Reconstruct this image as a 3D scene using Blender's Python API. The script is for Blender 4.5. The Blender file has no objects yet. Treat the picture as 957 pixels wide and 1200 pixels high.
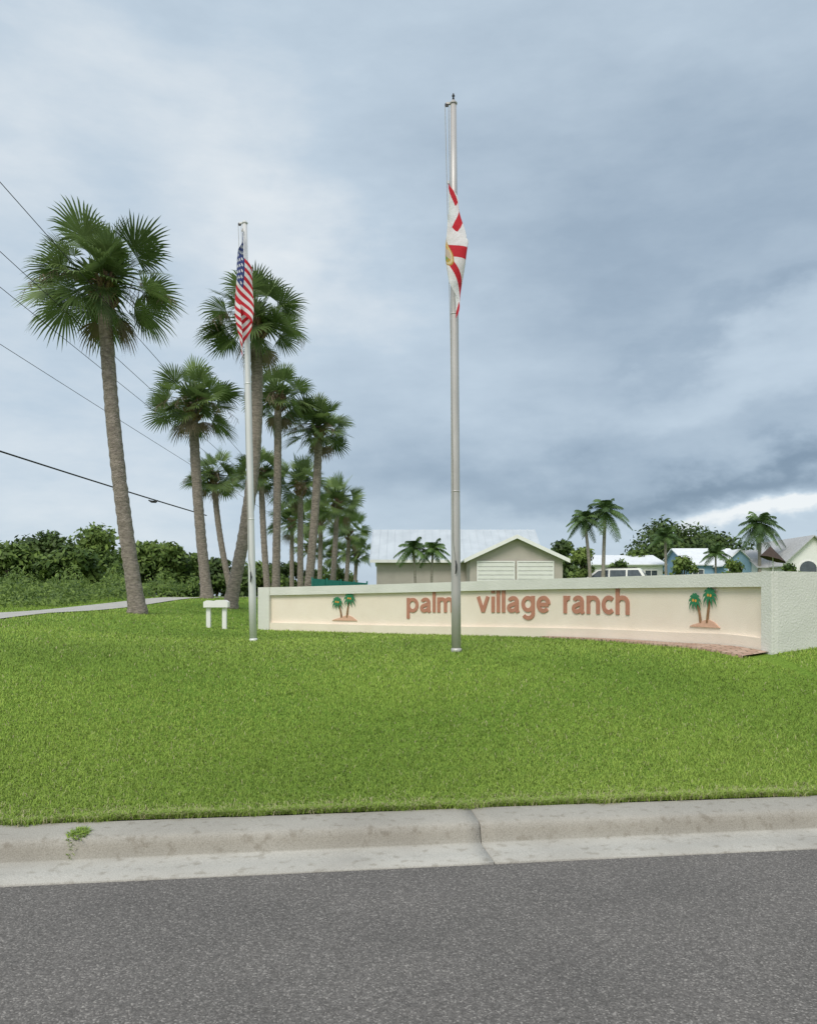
import bpy, math, random
import numpy as np
from mathutils import Vector, Matrix
random.seed(7); RNG=np.random.default_rng(11)
C=bpy.context.scene.collection
sc=bpy.context.scene
sc.view_settings.view_transform='Standard'; sc.view_settings.look='None'
sc.view_settings.exposure=0; sc.view_settings.gamma=1
F=959.0; CX=478.5; HY=698.0; EYE=1.6
def P(px,py,Y): return Vector(((px-CX)/F*Y, Y, EYE+(HY-py)/F*Y))
def XX(px,Y): return (px-CX)/F*Y
# ------------------------------------------------------------------ materials
def newmat(name):
    m=bpy.data.materials.new(name); m.use_nodes=True
    nt=m.node_tree; b=nt.nodes['Principled BSDF']; return m,nt,b
def pmat(name,c1,c2=None,scale=4,rough=.8,bump=0,bscale=40,metal=0,detail=5,bdist=.02,stretch=None):
    m,nt,b=newmat(name); c2=c2 or tuple(x*.8 for x in c1)
    tc=nt.nodes.new('ShaderNodeTexCoord'); mp=nt.nodes.new('ShaderNodeMapping')
    nt.links.new(tc.outputs['Object'],mp.inputs['Vector'])
    if stretch: mp.inputs['Scale'].default_value=stretch
    n=nt.nodes.new('ShaderNodeTexNoise'); n.inputs['Scale'].default_value=scale; n.inputs['Detail'].default_value=detail
    nt.links.new(mp.outputs[0],n.inputs['Vector'])
    r=nt.nodes.new('ShaderNodeValToRGB'); r.color_ramp.elements[0].position=.35; r.color_ramp.elements[1].position=.65
    r.color_ramp.elements[0].color=(*c2,1); r.color_ramp.elements[1].color=(*c1,1)
    nt.links.new(n.outputs['Fac'],r.inputs['Fac']); nt.links.new(r.outputs[0],b.inputs['Base Color'])
    b.inputs['Roughness'].default_value=rough; b.inputs['Metallic'].default_value=metal
    if bump:
        n2=nt.nodes.new('ShaderNodeTexNoise'); n2.inputs['Scale'].default_value=bscale; n2.inputs['Detail'].default_value=4
        nt.links.new(mp.outputs[0],n2.inputs['Vector'])
        bp=nt.nodes.new('ShaderNodeBump'); bp.inputs['Strength'].default_value=bump; bp.inputs['Distance'].default_value=bdist
        nt.links.new(n2.outputs['Fac'],bp.inputs['Height']); nt.links.new(bp.outputs[0],b.inputs['Normal'])
    return m
def leafmat(name,dark,light,rough=.55,trans=.25,attr='rnd',nscale=0,up=0):
    m,nt,b=newmat(name)
    a=nt.nodes.new('ShaderNodeAttribute'); a.attribute_name=attr
    r=nt.nodes.new('ShaderNodeValToRGB'); r.color_ramp.elements[0].color=(*dark,1); r.color_ramp.elements[1].color=(*light,1)
    src=a.outputs['Fac']
    if nscale:
        tc=nt.nodes.new('ShaderNodeTexCoord'); n=nt.nodes.new('ShaderNodeTexNoise'); n.inputs['Scale'].default_value=nscale; n.inputs['Detail'].default_value=3
        nt.links.new(tc.outputs['Object'],n.inputs['Vector'])
        mx=nt.nodes.new('ShaderNodeMath'); mx.operation='MULTIPLY_ADD'; mx.inputs[1].default_value=1.6; mx.inputs[2].default_value=-.8
        nt.links.new(n.outputs['Fac'],mx.inputs[0])
        ad=nt.nodes.new('ShaderNodeMath'); ad.operation='ADD'; nt.links.new(src,ad.inputs[0]); nt.links.new(mx.outputs[0],ad.inputs[1]); src=ad.outputs[0]
    nt.links.new(src,r.inputs['Fac']); nt.links.new(r.outputs[0],b.inputs['Base Color'])
    b.inputs['Roughness'].default_value=rough
    if up:
        g=nt.nodes.new('ShaderNodeNewGeometry'); vm=nt.nodes.new('ShaderNodeVectorMath'); vm.operation='SCALE'; vm.inputs['Scale'].default_value=1-up; nt.links.new(g.outputs['Normal'],vm.inputs[0])
        va=nt.nodes.new('ShaderNodeVectorMath'); va.operation='ADD'; va.inputs[1].default_value=(0,0,up); nt.links.new(vm.outputs[0],va.inputs[0])
        vn=nt.nodes.new('ShaderNodeVectorMath'); vn.operation='NORMALIZE'; nt.links.new(va.outputs[0],vn.inputs[0]); nt.links.new(vn.outputs[0],b.inputs['Normal'])
        b.inputs['Specular IOR Level'].default_value=.25
    if trans:
        t=nt.nodes.new('ShaderNodeBsdfTranslucent'); nt.links.new(r.outputs[0],t.inputs['Color'])
        ms=nt.nodes.new('ShaderNodeMixShader'); ms.inputs[0].default_value=trans
        out=nt.nodes['Material Output']
        nt.links.new(b.outputs[0],ms.inputs[1]); nt.links.new(t.outputs[0],ms.inputs[2]); nt.links.new(ms.outputs[0],out.inputs['Surface'])
    return m
# ------------------------------------------------------------------ mesh helpers
ORG={}
def tag(o,label=None,cat=None,group=None,kind=None):
    if label: o['label']=label
    if cat: o['category']=cat
    if group: o['group']=group
    if kind: o['kind']=kind
    return o
def thing(name,loc,label,cat,group=None,rz=0):
    o=bpy.data.objects.new(name,None); C.objects.link(o); o.location=loc; o.rotation_euler=(0,0,rz); o.empty_display_size=.2
    ORG[o.name]=Vector(loc); return tag(o,label,cat,group)
def build(name,V,Fc,mat,parent=None,smooth=False,rnd=None,col=None,local=False,root=None):
    V=np.asarray(V,dtype=np.float64).reshape(-1,3).copy()
    r=root or parent
    if r is not None and not local: V-=np.array(ORG[r.name])
    me=bpy.data.meshes.new(name)
    lens=np.array([len(f) for f in Fc]) if not isinstance(Fc,np.ndarray) else np.full(len(Fc),Fc.shape[1])
    flat=np.concatenate([np.asarray(f) for f in Fc]) if not isinstance(Fc,np.ndarray) else Fc.ravel()
    me.vertices.add(len(V)); me.vertices.foreach_set('co',V.ravel().astype(np.float32))
    me.loops.add(len(flat)); me.loops.foreach_set('vertex_index',flat.astype(np.int32))
    me.polygons.add(len(lens)); st=np.concatenate([[0],np.cumsum(lens)[:-1]]); me.polygons.foreach_set('loop_start',st.astype(np.int32))
    me.update(calc_edges=True)
    me.polygons.foreach_set('use_smooth',np.full(len(lens),bool(smooth)))
    if rnd is not None:
        a=me.attributes.new('rnd','FLOAT','POINT'); a.data.foreach_set('value',np.asarray(rnd,dtype=np.float32))
    if col is not None:
        a=me.attributes.new('paint','FLOAT_COLOR','POINT'); a.data.foreach_set('color',np.asarray(col,dtype=np.float32).ravel())
    me.materials.append(mat)
    o=bpy.data.objects.new(name,me); C.objects.link(o)
    if parent is not None: o.parent=parent
    ORG[o.name]=ORG[r.name] if r is not None else Vector((0,0,0))
    return o
class MB:
    def __init__(s): s.V=[]; s.F=[]; s.R=[]
    def add(s,V,Fc,r=.5):
        n=len(s.V); s.V+= [tuple(v) for v in V]; s.F+=[[i+n for i in f] for f in Fc]; s.R+=[r]*len(V)
    def box(s,x0,x1,y0,y1,z0,z1,ch=0):
        if ch<=0:
            V=[(x,y,z) for z in (z0,z1) for x,y in ((x0,y0),(x1,y0),(x1,y1),(x0,y1))]
            s.add(V,[(3,2,1,0),(4,5,6,7),(0,1,5,4),(1,2,6,5),(2,3,7,6),(3,0,4,7)])
        else:
            V=[];
            for z,c in ((z0,ch),(z0+ch,0),(z1-ch,0),(z1,ch)):
                for x,y in ((x0+c,y0+ch),(x0+ch,y0+c),(x1-ch,y0+c),(x1-c,y0+ch),(x1-c,y1-ch),(x1-ch,y1-c),(x0+ch,y1-c),(x0+c,y1-ch)): V.append((x,y,z))
            Fc=[list(range(7,-1,-1)),list(range(24,32))]
            for k in range(3):
                for i in range(8): j=(i+1)%8; Fc.append((k*8+i,k*8+j,k*8+8+j,k*8+8+i))
            s.add(V,Fc)
    def tube(s,pts,rad,n=8,r=.5,jit=0,cap=True):
        pts=[Vector(p) for p in pts]; V=[]
        if not hasattr(rad,'__len__'): rad=[rad]*len(pts)
        for i,p in enumerate(pts):
            t=(pts[min(i+1,len(pts)-1)]-pts[max(i-1,0)]).normalized()
            a=t.cross(Vector((0,1,0)) if abs(t.y)<.9 else Vector((1,0,0))).normalized(); b=t.cross(a)
            for k in range(n):
                an=2*math.pi*k/n; rr=rad[i]*(1+(random.random()-.5)*jit)
                V.append(p+a*math.cos(an)*rr+b*math.sin(an)*rr)
        Fc=[(i*n+k,i*n+(k+1)%n,(i+1)*n+(k+1)%n,(i+1)*n+k) for i in range(len(pts)-1) for k in range(n)]
        if cap: Fc+= [list(range(n-1,-1,-1)),[ (len(pts)-1)*n+k for k in range(n)]]
        s.add(V,Fc,r)
    def cyl(s,c,ax,r,h,n=16):
        c=Vector(c); ax=Vector(ax).normalized(); s.tube([c-ax*h/2,c+ax*h/2],r,n)
    def prism(s,poly,d0,d1,axis='y'):
        n=len(poly)
        if axis=='y': V=[(a,d0,b) for a,b in poly]+[(a,d1,b) for a,b in poly]
        else: V=[(d0,a,b) for a,b in poly]+[(d1,a,b) for a,b in poly]
        Fc=[list(range(n)),list(range(2*n-1,n-1,-1))]+[(i,i+n,(i+1)%n+n,(i+1)%n) for i in range(n)]
        s.add(V,Fc)
    def build(s,name,mat,parent=None,smooth=False,local=False,root=None):
        return build(name,s.V,s.F,mat,parent,smooth,s.R,local=local,root=root)
# ------------------------------------------------------------------ terrain
NN=math.sqrt(1+.14**2)
def QQ(X,Y): return (Y-4.804-.14*X)/NN
def SQ(s,q): # curb coords to world
    return (s-.14*q)/NN, 4.804+(.14*s+q)/NN
def SS(t):
    t=np.clip(t,0,1); return t*t*(3-2*t)
def TZ(X,Y):
    X=np.asarray(X,float); Y=np.asarray(Y,float)
    q=QQ(X,Y)
    A=.155+.67*SS((q-.5)/6.2)-.10*SS((Y-13)/7)
    L=SS((-X-3)/5)
    B=L*(.42*SS((Y-11)/10)+.36*SS((Y-22)/14))
    D=(1-L)*.6*SS((Y-21)/18)
    E=.11*SS((X-4.0)/1.6)*SS((Y-8)/2.8)
    return A+B+D+E+.008*np.sin(X*1.3+.6*Y)*SS((q-1)/2)
def tz(x,y): return float(TZ(x,y))
M_soil=pmat('soil',(.10,.09,.05),(.06,.055,.03),2)
mb=MB(); mb.add([(-900,-900,-.06),(900,-900,-.06),(900,1500,-.06),(-900,1500,-.06)],[(0,1,2,3)])
tag(mb.build('ground',M_soil),kind='structure')
# asphalt
m,nt,b=newmat('asphalt')
tc=nt.nodes.new('ShaderNodeTexCoord')
def vor(s,feat='F1'):
    v=nt.nodes.new('ShaderNodeTexVoronoi'); v.inputs['Scale'].default_value=s; nt.links.new(tc.outputs['Object'],v.inputs['Vector']); return v
def noi(s,d=5):
    v=nt.nodes.new('ShaderNodeTexNoise'); v.inputs['Scale'].default_value=s; v.inputs['Detail'].default_value=d; nt.links.new(tc.outputs['Object'],v.inputs['Vector']); return v
def ramp(src,stops):
    r=nt.nodes.new('ShaderNodeValToRGB'); els=r.color_ramp.elements
    while len(els)<len(stops): els.new(.5)
    for e,(p,c) in zip(els,stops): e.position=p; e.color=(*c,1)
    nt.links.new(src,r.inputs['Fac']); return r
def mul(a,bb,blend='MULTIPLY'):
    mx=nt.nodes.new('ShaderNodeMix'); mx.data_type='RGBA'; mx.blend_type=blend; mx.inputs[0].default_value=1
    nt.links.new(a,mx.inputs[6]); nt.links.new(bb,mx.inputs[7]); return mx.outputs[2]
v1=vor(140); sep=nt.nodes.new('ShaderNodeSeparateColor'); nt.links.new(v1.outputs['Color'],sep.inputs[0])
r1=ramp(sep.outputs[0],[(.1,(.115,.106,.098)),(.5,(.150,.139,.129)),(.86,(.195,.180,.166)),(1,(.33,.305,.28))])
r2=ramp(noi(1.1,6).outputs['Fac'],[(.35,(.90,.90,.90)),(.65,(1.08,1.075,1.07))])
r3=ramp(noi(38,4).outputs['Fac'],[(.36,(.86,.86,.86)),(.6,(1.05,1.05,1.05))])
nt.links.new(mul(mul(r1.outputs[0],r2.outputs[0]),r3.outputs[0]),b.inputs['Base Color'])
b.inputs['Roughness'].default_value=.92; b.inputs['Specular IOR Level'].default_value=.25
bp=nt.nodes.new('ShaderNodeBump'); bp.inputs['Strength'].default_value=.55; bp.inputs['Distance'].default_value=.004
nt.links.new(v1.outputs['Distance'],bp.inputs['Height']); bp.invert=True; nt.links.new(bp.outputs[0],b.inputs['Normal'])
M_asph=m
def strip_mesh(prof,s0,s1,n=60):
    V=[];Fc=[]
    ss=np.linspace(s0,s1,n)
    for s in ss:
        for q,z in prof:
            x,y=SQ(s,q); V.append((x,y,z))
    k=len(prof)
    for i in range(n-1):
        for j in range(k-1): Fc.append((i*k+j,(i+1)*k+j,(i+1)*k+j+1,i*k+j+1))
    return V,Fc
V,Fc=strip_mesh([(-9,0.0),(-5,.03),(0,0.0)],-200,200,80)
tag(build('road',V,Fc,M_asph),kind='structure')
# kerb
m,nt,b=newmat('kerb_concrete'); tc=nt.nodes.new('ShaderNodeTexCoord')
a=ramp(noi(1.6,7).outputs['Fac'],[(.3,(.365,.345,.31)),(.5,(.425,.405,.365)),(.7,(.465,.445,.405))])
g=ramp(noi(150,3).outputs['Fac'],[(.35,(.78,.78,.77)),(.6,(1.03,1.03,1.03))])
s_=ramp(noi(14,7).outputs['Fac'],[(.32,(.78,.76,.73)),(.44,(1,1,1))])
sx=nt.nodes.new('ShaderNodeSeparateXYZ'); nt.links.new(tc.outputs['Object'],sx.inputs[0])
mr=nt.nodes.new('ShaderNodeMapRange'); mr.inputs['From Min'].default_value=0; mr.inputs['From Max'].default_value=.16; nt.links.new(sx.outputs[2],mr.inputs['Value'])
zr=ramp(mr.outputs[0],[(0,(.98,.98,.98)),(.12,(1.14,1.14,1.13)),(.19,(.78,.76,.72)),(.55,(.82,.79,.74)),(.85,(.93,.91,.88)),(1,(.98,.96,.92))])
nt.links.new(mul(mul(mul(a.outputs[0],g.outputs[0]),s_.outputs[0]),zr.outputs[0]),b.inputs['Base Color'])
b.inputs['Roughness'].default_value=.92
bp=nt.nodes.new('ShaderNodeBump'); bp.inputs['Strength'].default_value=.7; bp.inputs['Distance'].default_value=.006; nt.links.new(noi(90,5).outputs['Fac'],bp.inputs['Height']); nt.links.new(bp.outputs[0],b.inputs['Normal'])
M_kerb=m
prof=[(0,-.04),(0,.006),(.005,.012),(.16,.016),(.335,.020),(.350,.028),(.362,.055),(.375,.095),(.386,.122),(.40,.136),(.43,.144),(.50,.149),(.69,.155),(.715,.15),(.725,.135),(.725,-.05)]
V=[];Fc=[]
xj,yj=XX(557,5.2),5.2
sj=(xj+.14*(yj-4.804))/NN+.04
for k in range(-16,17):
    a0=sj+k*6+.003; a1=sj+(k+1)*6-.003
    v,f=strip_mesh(prof,a0,a1,60 if abs(k)<2 else 3)
    n=len(prof); o=len(V)
    v=[(x,y,z+ (.002*math.sin(2.1*x)+random.uniform(-.001,.001))) for x,y,z in v]
    V+=v; Fc+=[[i+o for i in ff] for ff in f]
    Fc.append([o+i for i in range(n)]); Fc.append([o+len(v)-n+i for i in range(n)][::-1])
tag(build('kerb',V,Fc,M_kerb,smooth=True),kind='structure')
M_dark=pmat('joint_dark',(.03,.028,.022),(.015,.014,.012),20)
V,Fc=strip_mesh([(q-.0,z-.010) for q,z in prof[1:-1]],-96,96,4)
tag(build('kerb_joint_filler',V,Fc,M_dark),kind='structure')
# lawn
def nonuni(a,b,n,c=0,p=2.2):
    t=np.linspace(-1,1,n); return np.where(t<0,c-(np.abs(t)**p)*(c-a),c+(np.abs(t)**p)*(b-c))
sg=nonuni(-350,350,261,0,2.6); qg=.715+np.linspace(0,1,230)**3.0*700
S_,Q_=np.meshgrid(sg,qg,indexing='ij'); X_=(S_-.14*Q_)/NN; Y_=4.804+(.14*S_+Q_)/NN
Z_=TZ(X_,Y_)
V=np.stack([X_,Y_,Z_],-1).reshape(-1,3); ni,nj=S_.shape
idx=np.arange(ni*nj).reshape(ni,nj)
Fq=np.stack([idx[:-1,:-1],idx[1:,:-1],idx[1:,1:],idx[:-1,1:]],-1).reshape(-1,4)
m,nt,b=newmat('lawn_turf'); tc=nt.nodes.new('ShaderNodeTexCoord')
a=ramp(noi(45,6).outputs['Fac'],[(.3,(.09,.15,.025)),(.5,(.18,.30,.045)),(.7,(.24,.38,.06))])
g=ramp(noi(.55,4).outputs['Fac'],[(.35,(.85,.9,.8)),(.65,(1.15,1.08,1.0))])
nt.links.new(mul(a.outputs[0],g.outputs[0]),b.inputs['Base Color']); b.inputs['Roughness'].default_value=.9; b.inputs['Specular IOR Level'].default_value=.1
bp=nt.nodes.new('ShaderNodeBump'); bp.inputs['Strength'].default_value=1; bp.inputs['Distance'].default_value=.03; nt.links.new(noi(60,5).outputs['Fac'],bp.inputs['Height']); nt.links.new(bp.outputs[0],b.inputs['Normal'])
tag(build('lawn',V,Fq,m,smooth=True),kind='structure')
# ------------------------------------------------------------------ wall path
wp=[(303,20.5),(360,20.0),(420,19.3),(490,18.3),(550,17.25),(640,15.6),(740,13.8),(820,12.35),(880,11.3),(905,10.93)]
pts=np.array([(XX(a,y),y) for a,y in wp])
tt=np.concatenate([[0],np.cumsum(np.linalg.norm(np.diff(pts,axis=0),axis=1))])
cx=np.polyfit(tt,pts[:,0],3); cy=np.polyfit(tt,pts[:,1],3)
TS=np.linspace(0,tt[-1],200); WX=np.polyval(cx,TS); WY=np.polyval(cy,TS)
SL=np.concatenate([[0],np.cumsum(np.hypot(np.diff(WX),np.diff(WY)))]); LW=SL[-1]
TSL=np.linspace(0,LW,200)
_z=np.interp(TSL,[0,LW*.2,LW*.55,LW*.8,LW],[1.80,1.85,1.92,1.93,1.92]); _z=np.convolve(np.pad(_z,20,mode='edge'),np.ones(41)/41,'valid')
WPX=CX+F*WX/WY
def s_at(px): return float(np.interp(px,WPX,SL))
def W(s,n=0):
    x=np.interp(s,SL,WX); y=np.interp(s,SL,WY); e=.05
    s=min(max(s,e),LW-e)
    tx=np.interp(s+e,SL,WX)-np.interp(s-e,SL,WX); ty=np.interp(s+e,SL,WY)-np.interp(s-e,SL,WY); l=math.hypot(tx,ty); tx/=l; ty/=l
    return x+ty*n, y-tx*n
def ztop(s): return float(np.interp(s,TSL,_z))
# ------------------------------------------------------------------ path
pk=np.array([(-9.9,2),(-9.9,20),(-9.8,28.5),(-9.6,36),(-9.9,50),(-13,80),(-24,140),(-60,260)])
py_=np.concatenate([np.linspace(8,60,70),np.linspace(62,250,40)]); px_=np.interp(py_,pk[:,1],pk[:,0])
px_=np.convolve(np.pad(px_,4,mode='edge'),np.ones(9)/9,'valid')
V=[];Fc=[]
for i,(x,y) in enumerate(zip(px_,py_)):
    for w in (-.85,-.3,.3,.85): V.append((x+w,y,tz(x+w,y)+.02))
for i in range(len(py_)-1):
    for j in range(3): Fc.append((i*4+j,i*4+j+1,i*4+j+5,i*4+j+4))
M_path=pmat('path_concrete',(.50,.48,.44),(.42,.40,.36),3,bump=.2)
tag(build('path',V,Fc,M_path),kind='structure')
# ------------------------------------------------------------------ pavers
m,nt,b=newmat('brick_pavers'); tc=nt.nodes.new('ShaderNodeTexCoord')
bk=nt.nodes.new('ShaderNodeTexBrick'); bk.inputs['Scale'].default_value=1; bk.inputs['Brick Width'].default_value=.2; bk.inputs['Row Height'].default_value=.1; bk.inputs['Mortar Size'].default_value=.008
bk.inputs['Color1'].default_value=(.42,.26,.19,1); bk.inputs['Color2'].default_value=(.56,.40,.31,1); bk.inputs['Mortar'].default_value=(.16,.12,.08,1)
nt.links.new(tc.outputs['Object'],bk.inputs['Vector']); nt.links.new(bk.outputs['Color'],b.inputs['Base Color']); b.inputs['Roughness'].default_value=.9
V=[];Fc=[]; sa=s_at(640); n=60
def pavw(s): return .12+.30*min(1,max(0,(s-sa)/3.2))
for i,s in enumerate(np.linspace(sa,LW-.05,n)):
    wdt=pavw(s)
    for j,nn in enumerate((.02,wdt*.5,wdt,wdt+.01)):
        x,y=W(s,nn); V.append((x,y,tz(x,y)+(.035 if j<3 else -.03)))
for i in range(n-1):
    for j in range(3): Fc.append((i*4+j,(i+1)*4+j,(i+1)*4+j+1,i*4+j+1))
tag(build('paver_edging',V,Fc,m),kind='structure')
# ------------------------------------------------------------------ grass blades
def behind_wall(X,Y):
    Yw=np.interp(X,WX,WY); s=np.interp(X,WX,SL); sl=np.gradient(WY,WX); k=1/np.sqrt(1+np.interp(X,WX,sl)**2)
    pm=np.where(s>sa,.10+.30*np.clip((s-sa)/3.2,0,1),.0)
    r=((X>WX[0]-.05)&(X<WX[-1]+.02)&(Y>Yw-pm/k))
    r|=((X>=WX[-1]+.02)&(Y>WY[-1]+.42*(X-WX[-1])-.01))
    return r
N=340000
u=RNG.random(N); a_,b_=5.3,42.0; pw=-1.1
Yb=(a_**pw+u*(b_**pw-a_**pw))**(1/pw)
Xb=(RNG.random(N)*2-1)*(.60*Yb+.6)
nf=15000; sf=RNG.uniform(-4.5,5,nf); qf=.715+np.abs(RNG.normal(0,.05,nf))-.035*np.clip(np.sin(sf*5)+np.sin(sf*13+1)+np.sin(sf*2.1),0,3)*RNG.random(nf); xf=(sf-.14*qf)/NN; yf=4.804+(.14*sf+qf)/NN
Xb=np.concatenate([Xb,xf]); Yb=np.concatenate([Yb,yf])
q=QQ(Xb,Yb); pc=np.interp(Yb,py_,px_)
keep=((q>.70)|((np.arange(len(q))>=N)))&~behind_wall(Xb,Yb)&~((np.abs(Xb-pc)<.88)&(Yb>8))
Xb=Xb[keep];Yb=Yb[keep];q=q[keep]; n=len(Xb)
Zb=np.maximum(TZ(Xb,Yb),.15)-.004
clump=.5+.5*np.sin(Xb*7.1+2*np.sin(Yb*5.3))*np.sin(Yb*8.3+1.7*np.sin(Xb*4.1))
h=(.020+.024*RNG.random(n)+.009*clump)*(1+.02*(Yb-5)); wd=np.maximum(.0042,Yb*.00060)*(.7+.7*RNG.random(n))
fr=q<.80; h[fr]*=1.25
az=RNG.random(n)*2*np.pi; lean=.4+1.0*RNG.random(n)
dx,dy=np.cos(az),np.sin(az); 
az2=az+RNG.normal(0,.5,n)+np.pi/2; sx,sy=np.cos(az2),np.sin(az2)
base=np.stack([Xb,Yb,Zb],-1); side=np.stack([sx,sy,0*sx],-1)*(wd/2)[:,None]
mid=base+np.stack([dx*h*.35*lean,dy*h*.35*lean,h*.6],-1)
tip=base+np.stack([dx*h*1.05*lean,dy*h*1.05*lean,h*(1.0-.28*lean)],-1)
V=np.stack([base-side,base+side,mid+side*.9,mid-side*.9,tip],1).reshape(-1,3)
i0=np.arange(n)*5
T=np.stack([np.stack([i0,i0+1,i0+2],-1),np.stack([i0,i0+2,i0+3],-1),np.stack([i0+3,i0+2,i0+4],-1)],1).reshape(-1,3)
patch=np.sin(Xb*.9+.5*Yb+np.sin(Yb*1.3))*np.sin(Yb*.45+.6*np.sin(Xb*.8))
rn=np.clip(RNG.normal(.52,.15,n)+.09*(clump-.5)+.16*patch+.14*np.sin(Xb*.35-1.1*Yb+1.2*np.sin(Xb*.7)),0,1)
dead=(RNG.random(n)<np.where(q<.95,.20,.028+.02*patch)); rn=np.where(dead,1.0,rn*.9)
M_grass=leafmat('grass_blades',(.125,.225,.028),(.42,.56,.10),rough=.65,trans=.15,up=.62)
r=[x for x in M_grass.node_tree.nodes if x.type=='VALTORGB'][0].color_ramp; r.elements[1].position=.92; e=r.elements.new(.985); e.color=(.50,.46,.26,1)
tag(build('grass',V,T,M_grass,rnd=np.repeat(rn,5)),label='bright green mown lawn grass between the kerb and the sign wall',cat='grass',kind='stuff')
def tuft(name,x,y,z,n,hh,rad,label):
    V=[];Fc=[];R=[]
    for i in range(n):
        a=random.random()*6.28; r=rad*random.random()**.5; bx,by=x+r*math.cos(a)*.8,y+r*math.sin(a)*1.5
        yy_=(by-4.804-.14*bx)/NN
        zz=float(np.interp(yy_,[p[0] for p in prof[1:-1]],[p[1] for p in prof[1:-1]]))
        a2=random.random()*6.28; L=hh*(.4+random.random()*.7); l=.8+random.random()*1.4
        k=len(V); w=.003
        for t,ww in ((0,1),(.6,.9)):
            px=bx+math.cos(a2)*l*L*t*t; pyy=by+math.sin(a2)*l*L*t*t; pz=zz+L*t*(1-.4*t)
            V+=[(px-w*ww*math.sin(a2),pyy+w*ww*math.cos(a2),pz),(px+w*ww*math.sin(a2),pyy-w*ww*math.cos(a2),pz)]
        V.append((bx+math.cos(a2)*l*L,by+math.sin(a2)*l*L,zz+L*.5)); Fc+=[(k,k+1,k+3,k+2),(k+2,k+3,k+4)]; R+=[random.random()*.8]*5
    return tag(build(name,V,Fc,M_grass,rnd=R),label=label,cat='weed')
x,y=XX(92,4.98),4.98; tuft('grass_tuft',x,y,.15,260,.036,.075,'small green weed creeping over the kerb at the left of the photo')
# ------------------------------------------------------------------ sign wall
M_cream=pmat('stucco_cream',(.84,.745,.63),(.79,.69,.575),1.6,bump=.35,bscale=60,bdist=.012)
M_mint=pmat('stucco_pale',(.71,.705,.645),(.64,.64,.58),1.8,bump=.55,bscale=38,bdist=.018)
M_coral=pmat('coral_paint',(.49,.225,.15),(.44,.195,.13),8,rough=.75)
x0,y0=W(0); rootW=thing('entrance_sign_wall',(x0,y0,tz(x0,y0)),'curved cream stucco entrance wall with raised coral lettering palm village ranch','sign wall')
def wall_band(sa,sb,n0,n1,zf0,zf1,n=60):
    V=[];Fc=[]
    for s in np.linspace(sa,sb,n):
        for nn,zf in ((n0,zf0),(n1,zf0),(n1,zf1),(n0,zf1)):
            x,y=W(s,nn); V.append((x,y,zf(s)))
    for i in range(n-1):
        for j in range(4): k=(j+1)%4; Fc.append((i*4+j,(i+1)*4+j,(i+1)*4+k,i*4+k))
    Fc+=[(3,2,1,0),tuple((n-1)*4+j for j in range(4))]
    return V,Fc
def zbase(s): x,y=W(s); return tz(x,y)-.15
pilL=s_at(316); pilR=LW-.20
zb=lambda s: zbase(s)
gz=lambda s: zbase(s)+.15
V,Fc=wall_band(pilL,pilR,-.28,-.075,lambda s:gz(s)+.19,lambda s:ztop(s)-.20); build('panel',V,Fc,M_cream,rootW)
V,Fc=wall_band(pilL,pilR,-.34,0,lambda s:ztop(s)-.20,ztop); build('top_band',V,Fc,M_mint,rootW)
V,Fc=wall_band(pilL,pilR,-.34,0,zb,lambda s:gz(s)+.19); build('bottom_band',V,Fc,M_cream,rootW)
V,Fc=wall_band(0,pilL,-.42,.03,zb,lambda s:ztop(s)+.0,6); build('end_pillar',V,Fc,M_mint,rootW)
# the return wall mitres onto the end pillar: its left end face is square to the run of the curved wall
V,Fc=wall_band(pilR+.002,LW,-.10,.015,zb,lambda s:ztop(s)+.006,3); build('end_pillar',V,Fc,M_mint,rootW)
cx0,cy0=W(LW,.0); d=Vector((.925,.38,0)).normalized(); nb=Vector((-d.y,d.x,0))
tg_=Vector((WX[-1]-WX[-3],WY[-1]-WY[-3],0)).normalized()
c=Vector((cx0,cy0,0))+d*.012-nb*.004; L=4.5
V=[]
aa=np.linspace(0,L,12)
for i,a in enumerate(aa):
    p=c+d*a; pb=p+nb*.40 + (d*.22 if i==0 else Vector((0,0,0))); g=tz(p.x,p.y)-.15; zt_=ztop(LW)+.005
    V+= [(p.x,p.y,g),(pb.x,pb.y,g),(pb.x,pb.y,zt_),(p.x,p.y,zt_)]
Fc=[(i*4+j,(i+1)*4+j,(i+1)*4+(j+1)%4,i*4+(j+1)%4) for i in range(11) for j in range(4)]+[(3,2,1,0),(44,45,46,47)]
build('return_wall',V,Fc,M_mint,rootW)
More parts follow.
